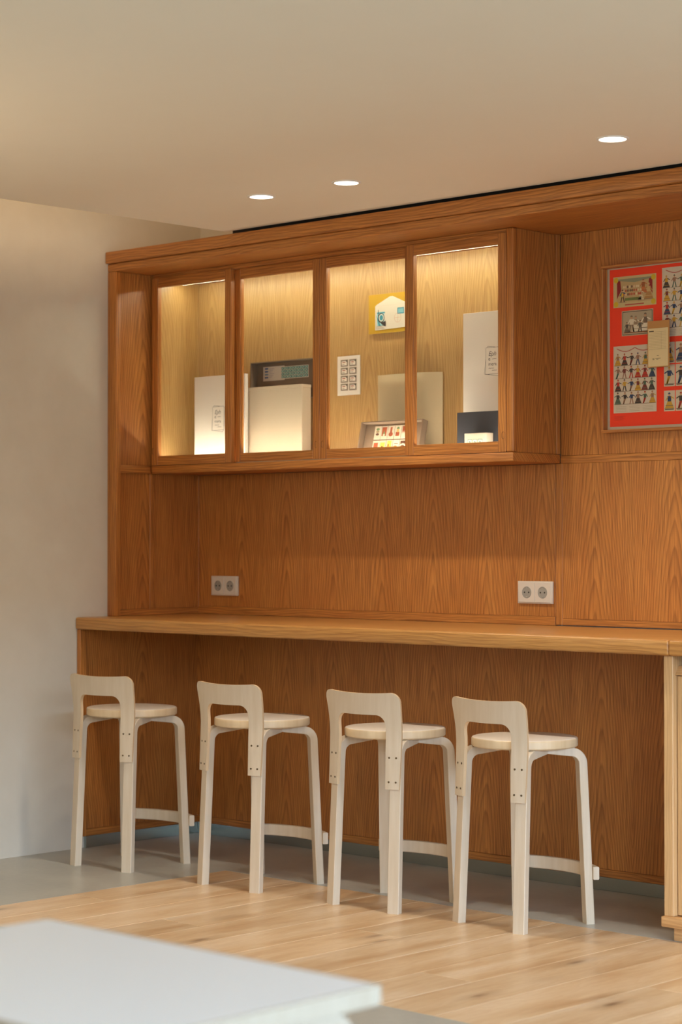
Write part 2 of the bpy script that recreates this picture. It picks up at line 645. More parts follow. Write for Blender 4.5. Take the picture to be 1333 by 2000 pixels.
# ------------------------------------------------------------------ counter
ct = thing('counter', 'long oak bar counter with rounded front edge running along the niche', 'counter', (1.4, -0.3, 0.876))
box('top_board', 0.001, 4.4, -0.612, -0.0035, 0.876, 0.9235, OAK_TOP, ct, 0.001)
box('front_lip', 0.001, 2.8495, -0.648, -0.6122, 0.8755, 0.9235, OAK_TOP, ct, 0.007, 3)
box('front_lip', 2.850, 4.4, -0.648, -0.6122, 0.8755, 0.9235, OAK_TOP, ct, 0.007, 3)
ct = thing('counter_end', 'oak end panel carrying the counter beside the plastered wall', 'panel', (0.01, -0.3, 0.048))
box('end_stile', 0.001, 0.022, -0.640, -0.606, 0.048, 0.8750, OAK_V, ct, 0.002)
box('end_panel', 0.001, 0.014, -0.6055, 0.012, 0.076, 0.8755, VENEER_B, ct, 0.0008)
box('end_rail', 0.001, 0.017, -0.6055, 0.0, 0.048, 0.0755, OAK_Y, ct, 0.001)
ct = thing('wall_panel', 'oak veneer back panel in the knee space under the counter', 'wall panel', (1.4, 0.0, 0.048))
box('back_panel', 0.0145, 2.8145, 0.0, 0.012, 0.076, 0.8755, VENEER, ct, 0.0008)
box('back_rail', 0.0145, 2.8145, -0.003, 0.012, 0.048, 0.0755, OAK_X, ct, 0.001)

# ------------------------------------------------------------------ drawer cabinet at the right end
dc = thing('base_cabinet', 'pale oak base cabinet supporting the right end of the counter', 'cabinet', (3.2, -0.3, 0.0))
box('side_panel', 2.815, 2.849, -0.622, 0.010, 0.0765, 0.8745, POST_OAK, dc, 0.002)
box('base_rail', 2.8105, 3.80, -0.632, 0.0, 0.044, 0.0762, POST_OAK_X, dc, 0.003, 2)
box('plinth', 2.836, 3.80, -0.600, 0.0, 0.0, 0.0438, POST_OAK_X, dc, 0.001)
box('side_panel', 3.78, 3.80, -0.622, 0.010, 0.0765, 0.8745, POST_OAK, dc, 0.002)
bm = bmesh.new()
pf = [(-0.610, 0.815), (-0.592, 0.843), (-0.580, 0.843), (-0.580, 0.815)]
a = [bm.verts.new((2.8495, y, z)) for y, z in pf]; b = [bm.verts.new((3.7795, y, z)) for y, z in pf]
for i in range(4):
    bm.faces.new((a[i], b[i], b[(i + 1) % 4], a[(i + 1) % 4]))
bm.faces.new(a); bm.faces.new(b[::-1])
bmesh.ops.recalc_face_normals(bm, faces=bm.faces)
mesh('finger_rail', bm, POST_OAK_X, dc)
for x0, x1 in ((2.8515, 3.3135), (3.3155, 3.7775)):
    box('door', x0, x1, -0.602, -0.582, 0.080, 0.812, POST_OAK, dc, 0.0015)
box('carcass', 2.8495, 3.7795, -0.5795, 0.0, 0.0765, 0.805, POST_OAK_X, dc, 0.001)

# ------------------------------------------------------------------ wall display cabinet
dcab = thing('display_cabinet', 'wall-hung oak display cabinet with four sliding glass doors, lit from inside', 'cabinet', (0.97, -0.13, 1.505))
X0, X1 = 0.0275, 1.940
box('bottom_board', X0 + 0.0003, X1, -0.271, -0.0005, 1.5055, 1.538, OAK_X, dcab, 0.004, 2)
box('top_board', X0 + 0.0003, 1.9105, -0.262, -0.0005, 2.3115, 2.3255, OAK_X, dcab, 0.001)
box('liner_panel', 0.0145, X0, -0.2515, -0.0005, 1.5385, 2.3255, VENEER_IN, dcab, 0.0005)
box('inner_back', X0 + 0.0003, 1.9055, -0.0075, -0.0008, 1.5385, 2.311, VENEER_IN, dcab, 0.0005)
box('end_post', 1.9065, 1.940, -0.271, -0.246, 1.5385, 2.3255, OAK_V, dcab, 0.007, 3)
box('end_panel', 1.9065, 1.933, -0.2455, -0.0235, 1.5385, 2.3255, VENEER, dcab, 0.0008)
box('end_stile', 1.9065, 1.940, -0.023, -0.0005, 1.5385, 2.3255, OAK_V, dcab, 0.001)
box('track', X0 + 0.001, 1.906, -0.252, -0.249, 1.5385, 1.541, METAL, dcab, 0)


def door(x0, x1, y0, y1, pull_x):
    z0, z1 = 1.5395, 2.3105
    s, r0, r1 = 0.036, 0.038, 0.038
    bm = bmesh.new()
    for a, b in ((x0, x0 + s), (x1 - s, x1)):
        add_box(bm, a, b, y0, y1, z0, z1, 0.0012, 0)
    for a, b in ((z0, z0 + r0), (z1 - r1, z1)):
        add_box(bm, x0 + s, x1 - s, y0 + 0.0004, y1, a, b, 0.0008, 1)
    d = mesh('sliding_door', bm, [OAK_V, OAK_X], dcab)
    ym = (y0 + y1) / 2
    box('glass_pane', x0 + s - 0.004, x1 - s + 0.004, ym - 0.002, ym + 0.002, z0 + r0 - 0.004, z1 - r1 + 0.004, GLASS, d, 0)
    # stadium-shaped finger pull
    bm = bmesh.new()
    r, h, zc = 0.0065, 0.026, 1.598
    pts = []
    for i in range(9):
        t = math.pi * i / 8
        pts.append((pull_x + r * math.cos(t), zc + h / 2 - r + r * math.sin(t)))
    for i in range(9):
        t = math.pi + math.pi * i / 8
        pts.append((pull_x + r * math.cos(t), zc - h / 2 + r + r * math.sin(t)))
    A = [bm.verts.new((x, y0 - 0.0006, z)) for x, z in pts]
    B = [bm.verts.new((pull_x + (x - pull_x) * 0.8, y0 + 0.0002, zc + (z - zc) * 0.9)) for x, z in pts]
    for i in range(len(pts)):
        bm.faces.new((A[i], A[(i + 1) % len(pts)], B[(i + 1) % len(pts)], B[i]))
    bm.faces.new(B)
    bmesh.ops.recalc_face_normals(bm, faces=bm.faces)
    mesh('finger_pull', bm, PULL, d)


door(0.0285, 0.503, -0.268, -0.247, 0.0375)
door(0.487, 0.9615, -0.236, -0.215, 0.9445)
door(0.9625, 1.437, -0.236, -0.215, 0.9795)
door(1.4355, 1.9055, -0.268, -0.247, 1.8935)

led = thing('led_strip', 'thin glowing light strip under the top inside the display cabinet', 'light', (0.97, -0.135, 2.300))
box('profile', 0.058, 1.885, -0.145, -0.125, 2.2990, 2.3110, METAL, led, 0.0005)
box('diffuser', 0.060, 1.883, -0.142, -0.128, 2.2944, 2.2988, LED, led, 0.0008)

led = thing('led_strip', 'thin glowing light strip on the cabinet floor behind the bottom door rails', 'light', (0.97, -0.203, 1.5385))
box('profile', 0.05, 1.885, -0.211, -0.197, 1.5383, 1.5420, METAL, led, 0.0005)
box('diffuser', 0.052, 1.883, -0.209, -0.199, 1.5422, 1.5450, LED_LOW, led, 0.0008)

# ------------------------------------------------------------------ things on show in the cabinet
FZ = 1.5382


def logo(o, parent, right_cut=False):
    """small emblem: stacked paper outlines and four lines of lettering; o = centre"""
    ik = Ink((o[0], o[1], o[2]))
    w = 0.0011
    P = [(-.034, -.048), (.034, -.046), (.035, .050), (-.033, .049)]
    for i in range(4):
        ik.line(*P[i], *P[(i + 1) % 4], w, INK)
    Q = [(-.040, -.046), (.026, -.055), (.034, -.047)]
    for i in range(2):
        ik.line(*Q[i], *Q[i + 1], w, INK)
    Q = [(-.040, -.046), (-.033, .01)]
    ik.line(*Q[0], *Q[1], w, INK)
    Q = [(-.026, .049), (-.024, .055), (.012, .050)]
    ik.line(*Q[0], *Q[1], w, INK); ik.line(*Q[1], *Q[2], w, INK)
    ik.line(.035, .045, .041, .043, w, INK); ik.line(.041, .043, .036, -.03, w, INK)
    ik.line(-.004, .007, .016, .008, 0.0016, INK)
    for k in range(5):
        ik.line(-.020 + k * .005, -.027 + .002 * (k % 2), -.015 + k * .005, -.027 + .002 * ((k + 1) % 2), .0014, INK)
    for k in range(5):
        ik.line(-.004 + k * .0045, -.035 + .002 * (k % 2), .0005 + k * .0045, -.035 + .002 * ((k + 1) % 2), .0014, INK)
    ik.done('printed_outline', parent)
    text_mesh('lettering', 'Eph', 0.024, (o[0] - .021, o[1], o[2] + .019), parent, INKM, 0.3)
    text_mesh('lettering', 'e', 0.021, (o[0] - .021, o[1], o[2] + .002), parent, INKM)
    text_mesh('lettering', 'mera', 0.0185, (o[0] - .021, o[1], o[2] - .0165), parent, INKM)


b1 = thing('display_board', 'short white display board with small black emblem behind the leftmost glass door', 'board', (0.287, -0.12, FZ))
box('board', 0.137, 0.440, -0.130, -0.113, FZ, 1.905, WHITECARD, b1, 0.001)
logo((0.281, -0.130, 1.729), b1)
b2 = thing('display_board', 'tall white display board with small black emblem behind the rightmost glass door', 'board', (1.71, -0.095, FZ))
box('board', 1.567, 1.860, -0.100, -0.088, FZ, 2.063, WHITECARD, b2, 0.001)
logo((1.709, -0.100, 1.881), b2)

bx = thing('archive_box', 'plain cream archive box standing below the stamp tray in the cabinet', 'box', (0.58, -0.08, FZ))
box('body', 0.425, 0.739, -0.105, -0.054, FZ, 1.835, CREAM, bx, 0.0015)
box('lid', 0.424, 0.740, -0.106, -0.053, 1.8352, 1.8485, CREAM, bx, 0.0015)

tr = thing('stamp_tray', 'shallow taupe tray holding a blue and green stamp sheet, behind the cream box', 'tray', (0.57, -0.03, 1.80))
box('back', 0.384, 0.752, -0.0115, -0.0079, 1.800, 1.956, TAUPE, tr, 0.0004)
box('side', 0.384, 0.389, -0.048, -0.0117, 1.800, 1.956, TAUPE, tr, 0.0006)
box('side', 0.747, 0.752, -0.048, -0.0117, 1.800, 1.956, TAUPE, tr, 0.0006)
box('side', 0.3892, 0.7468, -0.048, -0.0117, 1.951, 1.956, TAUPE, tr, 0.0006)
box('side', 0.3892, 0.7468, -0.048, -0.0117, 1.800, 1.805, TAUPE, tr, 0.0006)
ss = thing('stamp_sheet', 'sheet of small teal stamps with a printed white margin, mounted in the taupe tray', 'stamps', (0.56, -0.013, 1.88))
box('sheet', 0.425, 0.548, -0.0132, -0.0122, 1.880, 1.938, WHITECARD, ss, 0)
box('sheet', 0.530, 0.686, -0.0146, -0.0136, 1.884, 1.934, WHITECARD, ss, 0)
ik = Ink((0.425, -0.0132, 1.880))
BLUE, TEAL = srgb(64, 96, 150), srgb(46, 128, 128)
for k in range(4):
    ik.rect(.010, .030, .047 - k * .012, .050 - k * .012 + .003, BLUE if k != 2 else srgb(120, 150, 180))
for k in range(6):
    ik.rect(.036, .064 - .006 * (k % 3), .048 - k * .0066, .0495 - k * .0066, srgb(150, 140, 160))
ik.done('printing', ss)
ik = Ink((0.530, -0.0146, 1.884))
for c in range(10):
    for r in range(4):
        a0, b0 = .003 + c * .0152, .003 + r * .0115
        ik.rect(a0, a0 + .0135, b0, b0 + .0098, TEAL if (c + r) % 2 else srgb(92, 158, 148))
        ik.rect(a0 + .003, a0 + .009, b0 + .003, b0 + .007, srgb(200, 220, 210), 0.0005)
ik.done('stamp_print', ss)

# sheet of eight picture stamps on the back board
sh = thing('stamp_sheet', 'white sheet of eight brown stamps in two columns, fixed to the cabinet back', 'stamps', (0.903, -0.009, 1.80))
box('sheet', 0.842, 0.964, -0.0105, -0.0079, 1.801, 1.955, WHITECARD, sh, 0.0004)
for r in range(4):
    for c in range(2):
        a0, b0 = .018 + c * .046, .018 + r * .0315
        ik = Ink((0.842 + a0, -0.0105, 1.801 + b0))
        ik.rect(0, .041, 0, .028, srgb(158, 142, 122))
        ik.rect(.004, .036, .003, .024, srgb(70, 62, 54), .0005)
        ik.rect(.006, .034, .005, .022, srgb(226, 214, 196), .0007)
        ik.rect(.010, .026, .015, .0185, srgb(150, 70, 50), .0009)
        ik.rect(.010, .022, .008, .010, srgb(120, 110, 96), .0009)
        ik.disc(.034, .022, .004, .004, srgb(60, 52, 46), 8, .0011)
        ik.done('stamp', sh)

# mustard card and envelope
yc = thing('mustard_card', 'mustard yellow mounting card fixed behind the white envelope', 'card', (1.13, -0.016, 2.03))
box('card', 1.019, 1.250, -0.0200, -0.0165, 2.031, 2.182, YELLOW, yc, 0.0004)
box('spacer', 1.06, 1.21, -0.0163, -0.0079, 2.06, 2.15, TAUPE, yc, 0)
ev = thing('envelope', 'white first-day envelope with open flap and teal horn print, on the mustard card', 'envelope', (1.14, -0.023, 2.043))
bm = bmesh.new()
ep = [(1.056, 2.043), (1.224, 2.047), (1.224, 2.136), (1.212, 2.142), (1.146, 2.170), (1.134, 2.170), (1.062, 2.141), (1.056, 2.136)]
A = [bm.verts.new((x, -0.0225, z)) for x, z in ep]; B = [bm.verts.new((x, -0.0203, z)) for x, z in ep]
bm.faces.new(A); bm.faces.new(B[::-1])
for i in range(8):
    bm.faces.new((A[i], B[i], B[(i + 1) % 8], A[(i + 1) % 8]))
bmesh.ops.recalc_face_normals(bm, faces=bm.faces)
mesh('paper', bm, plain('envelope_paper', srgb(212, 203, 184), 0.75), ev)
ik = Ink((1.056, -0.0225, 2.043))
T2, BK = srgb(58, 140, 158), srgb(44, 36, 30)
ik.line(.0, .093, .168, .093, .0007, srgb(200, 188, 168))
ik.rect(.010, .048, .016, .070, srgb(150, 198, 204))
ik.poly([(.006, .060), (.018, .016), (.030, .016)], T2, .0005)
ik.rect(.010, .052, .064, .068, T2, .0005)
ik.disc(.032, .046, .017, .019, BK, 18, .0006)
ik.disc(.033, .047, .013, .015, srgb(206, 214, 200), 18, .0008)
ik.disc(.033, .047, .009, .0105, T2, 18, .001)
ik.poly([(.030, .026), (.056, .034), (.056, .012), (.038, .020)], BK, .0011)
ik.rect(.0165, .0195, .040, .078, BK, .0011)
for k in range(3):
    ik.rect(.006, .050 - .006 * k, .004 + k * .004, .0052 + k * .004, srgb(150, 140, 126))
ik.rect(.116, .150, .056, .080, srgb(70, 140, 160))
ik.rect(.120, .146, .060, .076, srgb(120, 178, 188), .0005)
for k in range(18):
    t0, t1 = 2 * math.pi * k / 18, 2 * math.pi * (k + 1) / 18
    ik.line(.118 + .017 * math.cos(t0), .042 + .018 * math.sin(t0), .118 + .017 * math.cos(t1), .042 + .018 * math.sin(t1), .0011, srgb(206, 150, 120))
ik.line(.101, .042, .135, .043, .001, srgb(206, 150, 120)); ik.line(.118, .025, .119, .060, .001, srgb(206, 150, 120))
ik.done('printing', ev)

# bent beige board
bm = bmesh.new()
top, prof = 1.864, []
for i in range(25):
    x = 1.105 + (1.398 - 1.105) * i / 24
    d = max(0.0, (x - 1.30) / 0.098)
    prof.append((x, -0.0605 + 0.040 * d ** 1.7))
th = 0.004
F = [[bm.verts.new((x, y, z)) for x, y in prof] for z in (FZ, top)]
Bk = [[bm.verts.new((x - 0.0005, y + th, z)) for x, y in prof] for z in (FZ, top)]
for i in range(24):
    bm.faces.new((F[0][i], F[0][i + 1], F[1][i + 1], F[1][i]))
    bm.faces.new((Bk[0][i + 1], Bk[0][i], Bk[1][i], Bk[1][i + 1]))
    bm.faces.new((F[1][i], F[1][i + 1], Bk[1][i + 1], Bk[1][i]))
    bm.faces.new((F[0][i + 1], F[0][i], Bk[0][i], Bk[0][i + 1]))
for i in (0, 24):
    bm.faces.new((F[0][i], F[1][i], Bk[1][i], Bk[0][i]))
bmesh.ops.recalc_face_normals(bm, faces=bm.faces)
tag(mesh('curved_board', bm, BEIGE, None, True), 'plain beige board curling back at one side, behind the tilted stamp tray', 'board')

# tilted tray with ten picture stamps
TT = R_(13)
tg = thing('stamp_tray', 'tilted taupe tray with ten picture stamps, leaning in front of the beige board', 'tray', (1.245, -0.17, FZ))


def tilt(o):
    """lean a mesh back about the tray's lower front edge, in mesh coordinates"""
    M = Matrix.Translation((0, -0.168, FZ + 0.005)) @ Matrix.Rotation(-TT, 4, 'X') @ Matrix.Translation((0, 0.168, -FZ))
    o.data.transform(M)
    return o


W0, W1, HH = 1.088, 1.402, 0.143
for nm, a in (('back', (W0, W1, -0.141, -0.137, FZ + .004, FZ + HH)),
              ('side', (W0, W0 + .005, -0.168, -0.1412, FZ + .004, FZ + HH)),
              ('side', (W1 - .005, W1, -0.168, -0.1412, FZ + .004, FZ + HH)),
              ('side', (W0 + .0052, W1 - .0052, -0.168, -0.1412, FZ + HH - .005, FZ + HH)),
              ('side', (W0 + .0052, W1 - .0052, -0.168, -0.1412, FZ + .004, FZ + .009))):
    tilt(box(nm, *a, TAUPE, tg, 0.0006))
PAPER = srgb(200, 187, 162)
RUST, GRN, YEL, ORG, BRN = srgb(150, 70, 34), srgb(98, 128, 82), srgb(222, 186, 70), srgb(232, 130, 50), srgb(88, 52, 34)
for r in range(2):
    for c in range(5):
        st = thing('picture_stamp', ['upper', 'lower'][r] + ' row picture stamp showing ' + [
            ['grey figures', 'a rust and green scene', 'a rust flask', 'a seated rust figure', 'rust stripes'],
            ['a rust square', 'a yellow panel', 'a tall yellow shape', 'an orange shape', 'a brown arch']][r][c] + ', in the tilted tray',
            'stamp', (1.14 + c * .0345, -0.145, FZ + .03))
        a0, b0 = 1.143 + c * 0.0345, FZ + (0.078 if r == 0 else 0.021)
        cb = box('paper', a0, a0 + .0315, -0.1430, -0.1413, b0, b0 + .052, WHITECARD, st, 0)
        ik = Ink((a0, -0.1430, b0))
        ik.rect(0, .0315, 0, .052, PAPER)
        if r == 0 and c == 0:
            for k, q in enumerate((.040, .030, .020)):
                ik.disc(.016, q, .009, .005, (GRN, srgb(150, 130, 96), BRN)[k], 8, .0005)
        elif r == 0 and c == 1:
            ik.rect(.004, .0275, .012, .047, RUST, .0005); ik.poly([(.008, .014), (.024, .014), (.016, .034)], GRN, .0007)
            ik.disc(.016, .016, .005, .005, PAPER, 8, .0009)
        elif r == 0 and c == 2:
            ik.disc(.016, .018, .011, .009, RUST, 12, .0005); ik.rect(.011, .021, .020, .046, RUST, .0005)
        elif r == 0 and c == 3:
            ik.rect(.006, .025, .010, .026, RUST, .0005); ik.disc(.016, .040, .007, .006, GRN, 10, .0005)
            ik.disc(.016, .031, .006, .007, srgb(214, 160, 90), 10, .0007)
        elif r == 0:
            ik.rect(.004, .0275, .020, .048, RUST, .0005)
            for k in range(4):
                ik.poly([(.005 + k * .006, .020), (.011 + k * .006, .020), (.008 + k * .006, .030)], PAPER, .0007)
        elif c == 0:
            ik.rect(.005, .027, .010, .044, RUST, .0005)
        elif c == 1:
            ik.rect(.004, .028, .008, .044, YEL, .0005); ik.disc(.015, .026, .005, .005, BRN, 8, .0007)
        elif c == 2:
            ik.rect(.005, .026, .006, .050, YEL, .0005); ik.disc(.012, .032, .004, .006, RUST, 8, .0007)
        elif c == 3:
            ik.disc(.014, .022, .010, .008, ORG, 12, .0005); ik.rect(.006, .026, .036, .039, BRN, .0005)
        else:
            ik.poly([(.003, .048), (.0285, .048), (.0285, .034), (.016, .038), (.003, .034)], BRN, .0005)
            ik.disc(.016, .026, .010, .005, BRN, 12, .0005)
        pr = ik.done('printing', st)
        tilt(cb); tilt(pr)

# navy board with a small boxed stamp strip in front
nv = tag(box('navy_board', 1.580, 1.865, -0.150, -0.138, FZ, 1.696, NAVY, None, 0.001),
         'dark navy board standing in front of the tall white board', 'board')
sb = thing('stamp_block', 'small white block with three green stamps in front of the navy board', 'block', (1.70, -0.175, FZ))
box('block', 1.649, 1.752, -0.190, -0.1505, FZ, 1.616, plain('block_card', srgb(196, 184, 164), 0.7), sb, 0.001)
ik = Ink((1.649, -0.190, FZ))
for k in range(3):
    a0 = .016 + k * .024
    ik.rect(a0, a0 + .021, .026, .056, srgb(190, 206, 182))
    ik.frame(a0, a0 + .021, .026, .056, .0018, srgb(90, 120, 96), .0005)
    ik.line(a0 + .005, .040, a0 + .010, .050, .0022, srgb(60, 88, 78), .0006)
    ik.line(a0 + .009, .048, a0 + .016, .042, .0022, srgb(60, 88, 78), .0006)
    ik.line(a0 + .006, .036, a0 + .015, .036, .0022, srgb(60, 88, 78), .0006)
ik.done('printing', sb)

# ------------------------------------------------------------------ framed poster
FX0, FX1, PZ0, PZ1 = 2.142, 2.900, 1.606, 2.192
po = thing('framed_poster', 'red poster of old theatre prints in a deep oak frame on the right wall', 'poster', ((FX0 + FX1) / 2, -0.015, PZ0))
fb = 0.010
box('frame_bar', FX0, FX0 + fb, -0.031, -0.0022, PZ0 + fb, PZ1 - fb, OAK_V, po, 0.0008)
box('frame_bar', FX1 - fb, FX1, -0.031, -0.0022, PZ0 + fb, PZ1 - fb, OAK_V, po, 0.0008)
box('frame_bar', FX0, FX1, -0.031, -0.0022, PZ1 - fb + .0002, PZ1, OAK_X, po, 0.0008)
box('frame_bar', FX0, FX1, -0.031, -0.0022, PZ0, PZ0 + fb - .0002, OAK_X, po, 0.0008)
box('mat', FX0 + fb, FX1 - fb, -0.0060, -0.0024, PZ0 + fb, PZ1 - fb, CREAM, po, 0)
RED = plain('poster_red', srgb(238, 58, 20), 0.7)
sheet = box('poster_sheet', 2.163, 2.880, -0.0070, -0.0061, 1.627, 2.178, RED, po, 0)
YS = -0.0070
SKIN = srgb(196, 146, 106)
PAL = [srgb(176, 52, 36), srgb(196, 150, 50), srgb(52, 64, 92), srgb(70, 58, 50), srgb(84, 104, 84), srgb(150, 110, 84), srgb(120, 54, 46)]


def fig(ik, a, b, h, dress, c1, c2, flip=1):
    """a small costumed figure: feet at (a, b), height h"""
    w = h * 0.36
    if dress:
        ik.poly([(a - w * .28, b + h * .55), (a + w * .28, b + h * .55), (a + w * .95, b + h * .02), (a - w * .95, b + h * .02)], c1, .0005)
        ik.line(a - w * .8, b + h * .2, a + w * .8, b + h * .2, h * .03, c2, .0006)
    else:
        ik.line(a - w * .15, b + h * .45, a - w * .5, b, h * .10, c2, .0005)
        ik.line(a + w * .15, b + h * .45, a + w * .45 * flip, b, h * .10, c2, .0005)
    ik.poly([(a - w * .35, b + h * .45), (a + w * .35, b + h * .45), (a + w * .42, b + h * .78), (a - w * .42, b + h * .78)], c1 if not dress else c2, .0006)
    ik.line(a + w * .3 * flip, b + h * .74, a + w * .95 * flip, b + h * .62, h * .07, c1, .0007)
    ik.line(a - w * .3 * flip, b + h * .74, a - w * .75 * flip, b + h * .5, h * .07, c1, .0007)
    ik.disc(a, b + h * .87, h * .075, h * .085, SKIN, 7, .0008)
    ik.poly([(a - h * .10, b + h * .91), (a + h * .10, b + h * .91), (a + h * .05, b + h), (a - h * .05, b + h)], c2, .0009)
    ik.line(a - w, b, a + w, b, h * .03, srgb(120, 104, 84), .0004)


def figures_print(x0, x1, z0, z1, rows, cols, name='print', banner=True):
    W, H = x1 - x0, z1 - z0
    ik = Ink((x0, YS, z0))
    ik.rect(0, W, 0, H, srgb(206, 191, 166), .0002)
    base, top_ = H * .13, H * (.90 if banner else .96)
    rh = (top_ - base) / rows
    for r in range(rows):
        for c in range(cols):
            a = W * (.10 + .80 * c / max(1, cols - 1)) + random.uniform(-.002, .002)
            c1, c2 = random.sample(PAL, 2)
            fig(ik, a, base + r * rh, rh * .93, random.random() < .45, c1, c2, random.choice((-1, 1)))
        ik.line(W * .04, base + r * rh - .001, W * .96, base + r * rh - .001, .0006, srgb(170, 152, 128), .0003)
    if banner:
        for k in range(12):
            t0, t1 = k / 12, (k + 1) / 12
            f = lambda q: H * .965 - H * .05 * math.sin(math.pi * ((2 * q) % 1))
            ik.line(W * (.08 + .84 * t0), f(t0), W * (.08 + .84 * t1), f(min(t1, t0 + .0833) - 1e-4), .003, srgb(178, 96, 84), .0004)
    for k in range(4):
        for q in (0, 1, 2):
            ik.rect(W * (.06 + .31 * q), W * (.06 + .31 * q + .24), H * (.025 + .022 * k), H * (.025 + .022 * k) + .0009, srgb(160, 146, 122), .0004)
    return ik.done(name, po)


# upper left: theatre scene with gold corners
ik = Ink((2.179, YS, 2.043))
W, H = .182, .108
ik.poly([(0, 0), (W, 0), (W, H), (0, H)], srgb(198, 176, 124), .0002)
ik.rect(.014, W - .014, .016, H - .010, srgb(190, 160, 110), .0003)
for a in (.012, W - .012):
    for b in (.012, H - .012):
        ik.disc(a, b, .010, .010, srgb(206, 174, 44), 10, .0006)
ik.poly([(.016, .030), (.034, .060), (.030, .094), (.016, .096)], srgb(140, 36, 34), .0005)
ik.poly([(W - .016, .040), (W - .034, .070), (W - .030, .094), (W - .016, .096)], srgb(140, 36, 34), .0005)
ik.poly([(.020, .094), (.09, .084), (W - .02, .094), (W - .02, .099), (.02, .099)], srgb(140, 140, 110), .0006)
ik.rect(.050, .120, .022, .032, srgb(110, 118, 62), .0005)
for k in range(26):
    ik.disc(.045 + (k % 9) * .009 + random.uniform(-.002, .002), .044 + (k // 9) * .013, .0042, .0048,
            random.choice([srgb(212, 180, 140), srgb(180, 92, 60), srgb(214, 196, 150), srgb(120, 92, 64)]), 7, .0007 + .00002 * k)
fig(ik, .040, .018, .044, False, srgb(44, 66, 104), srgb(70, 52, 44))
ik.rect(.036, .043, .036, .050, srgb(214, 180, 50), .0012)
fig(ik, .128, .044, .048, True, srgb(190, 110, 60), srgb(150, 90, 50))
fig(ik, .150, .022, .056, True, srgb(176, 130, 74), srgb(200, 166, 110), -1)
fig(ik, .118, .020, .040, True, srgb(208, 190, 150), srgb(190, 160, 120))
ik.rect(.050, .130, .006, .010, srgb(176, 76, 60), .0005)
ik.done('print', po)
# grey engraving below it
ik = Ink((2.215, YS, 1.942))
W, H = .133, .088
ik.poly([(0, 0), (W, 0), (W, H), (0, H)], srgb(184, 168, 136), .0002)
ik.frame(.003, W - .003, .003, H - .003, .003, srgb(110, 96, 76), .0004)
ik.rect(.008, W - .008, .008, H - .008, srgb(176, 158, 128), .0003)
for k, (a, h, c1, c2) in enumerate(((.022, .036, srgb(120, 104, 84), srgb(90, 76, 60)), (.042, .058, srgb(220, 206, 176), srgb(130, 110, 86)),
                                    (.060, .056, srgb(214, 200, 170), srgb(150, 126, 98)), (.078, .040, srgb(96, 88, 76), srgb(80, 70, 58)),
                                    (.100, .064, srgb(224, 212, 186), srgb(120, 100, 80)))):
    fig(ik, a, .012, h, k % 2 == 0, c1, c2)
ik.rect(.010, W - .010, .009, .014, srgb(170, 110, 70), .0004)
ik.done('print', po)
figures_print(2.179, 2.361, 1.674, 1.908, 4, 6)
figures_print(2.385, 2.575, 1.928, 2.166, 4, 6)
figures_print(2.600, 2.790, 1.928, 2.166, 4, 6)
for z0, z1 in ((1.836, 1.909), (1.757, 1.832), (1.672, 1.743)):
    for k in range(9):
        x0 = 2.392 + k * .0475
        ik = Ink((x0, YS, z0))
        W, H = .0445, z1 - z0
        ik.poly([(0, 0), (W, 0), (W, H), (0, H)], srgb(204, 187, 158), .0002)
        c1, c2 = random.sample(PAL, 2)
        fig(ik, W / 2, H * .12, H * .78, random.random() < .4, c1, c2, random.choice((-1, 1)))
        ik.rect(W * .1, W * .9, H * .06, H * .10, srgb(90, 78, 62), .0004)
        ik.done('print', po)
ik = Ink((2.182, YS, 1.650))
for k in range(4):
    ik.rect(0, .045 - .008 * (k % 2), .012 - .004 * k, .0128 - .004 * k, srgb(150, 40, 24))
ik.done('small_print', po)
box('glazing', FX0 + fb, FX1 - fb, -0.0285, -0.0265, PZ0 + fb, PZ1 - fb, CLEAR, po, 0)

cp = thing('card_pocket', 'brown paper pocket holding a ruled index card, fixed over the red poster', 'card pocket', (2.388, -0.033, 1.82))
box('pocket', 2.342, 2.432, -0.0335, -0.0312, 1.823, 1.983, KRAFT, cp, 0.0004)
box('index_card', 2.346, 2.428, -0.0352, -0.0337, 1.826, 1.957, plain('buff_card', srgb(222, 200, 150), 0.75), cp, 0.0003)
ik = Ink((2.346, -0.0352, 1.826))
LN = srgb(150, 128, 92)
ik.rect(.004, .024, .1195, .1225, srgb(70, 56, 40)); ik.rect(.004, .076, .118, .1187, LN)
for k in range(11):
    ik.rect(.004, .076, .060 + k * .0052, .0606 + k * .0052, LN)
ik.rect(.054, .0546, .060, .118, LN)
ik.rect(0, .080, .0575, .058, srgb(186, 164, 120))
ik.rect(.036, .044, .036, .0372, srgb(70, 56, 40))
for a0, a1, b0 in ((.018, .026, .027), (.030, .052, .027), (.018, .026, .023), (.034, .042, .023)):
    ik.rect(a0, a1, b0, b0 + .0013, srgb(70, 56, 40))
ik.done('ruling', cp)

# ------------------------------------------------------------------ sockets


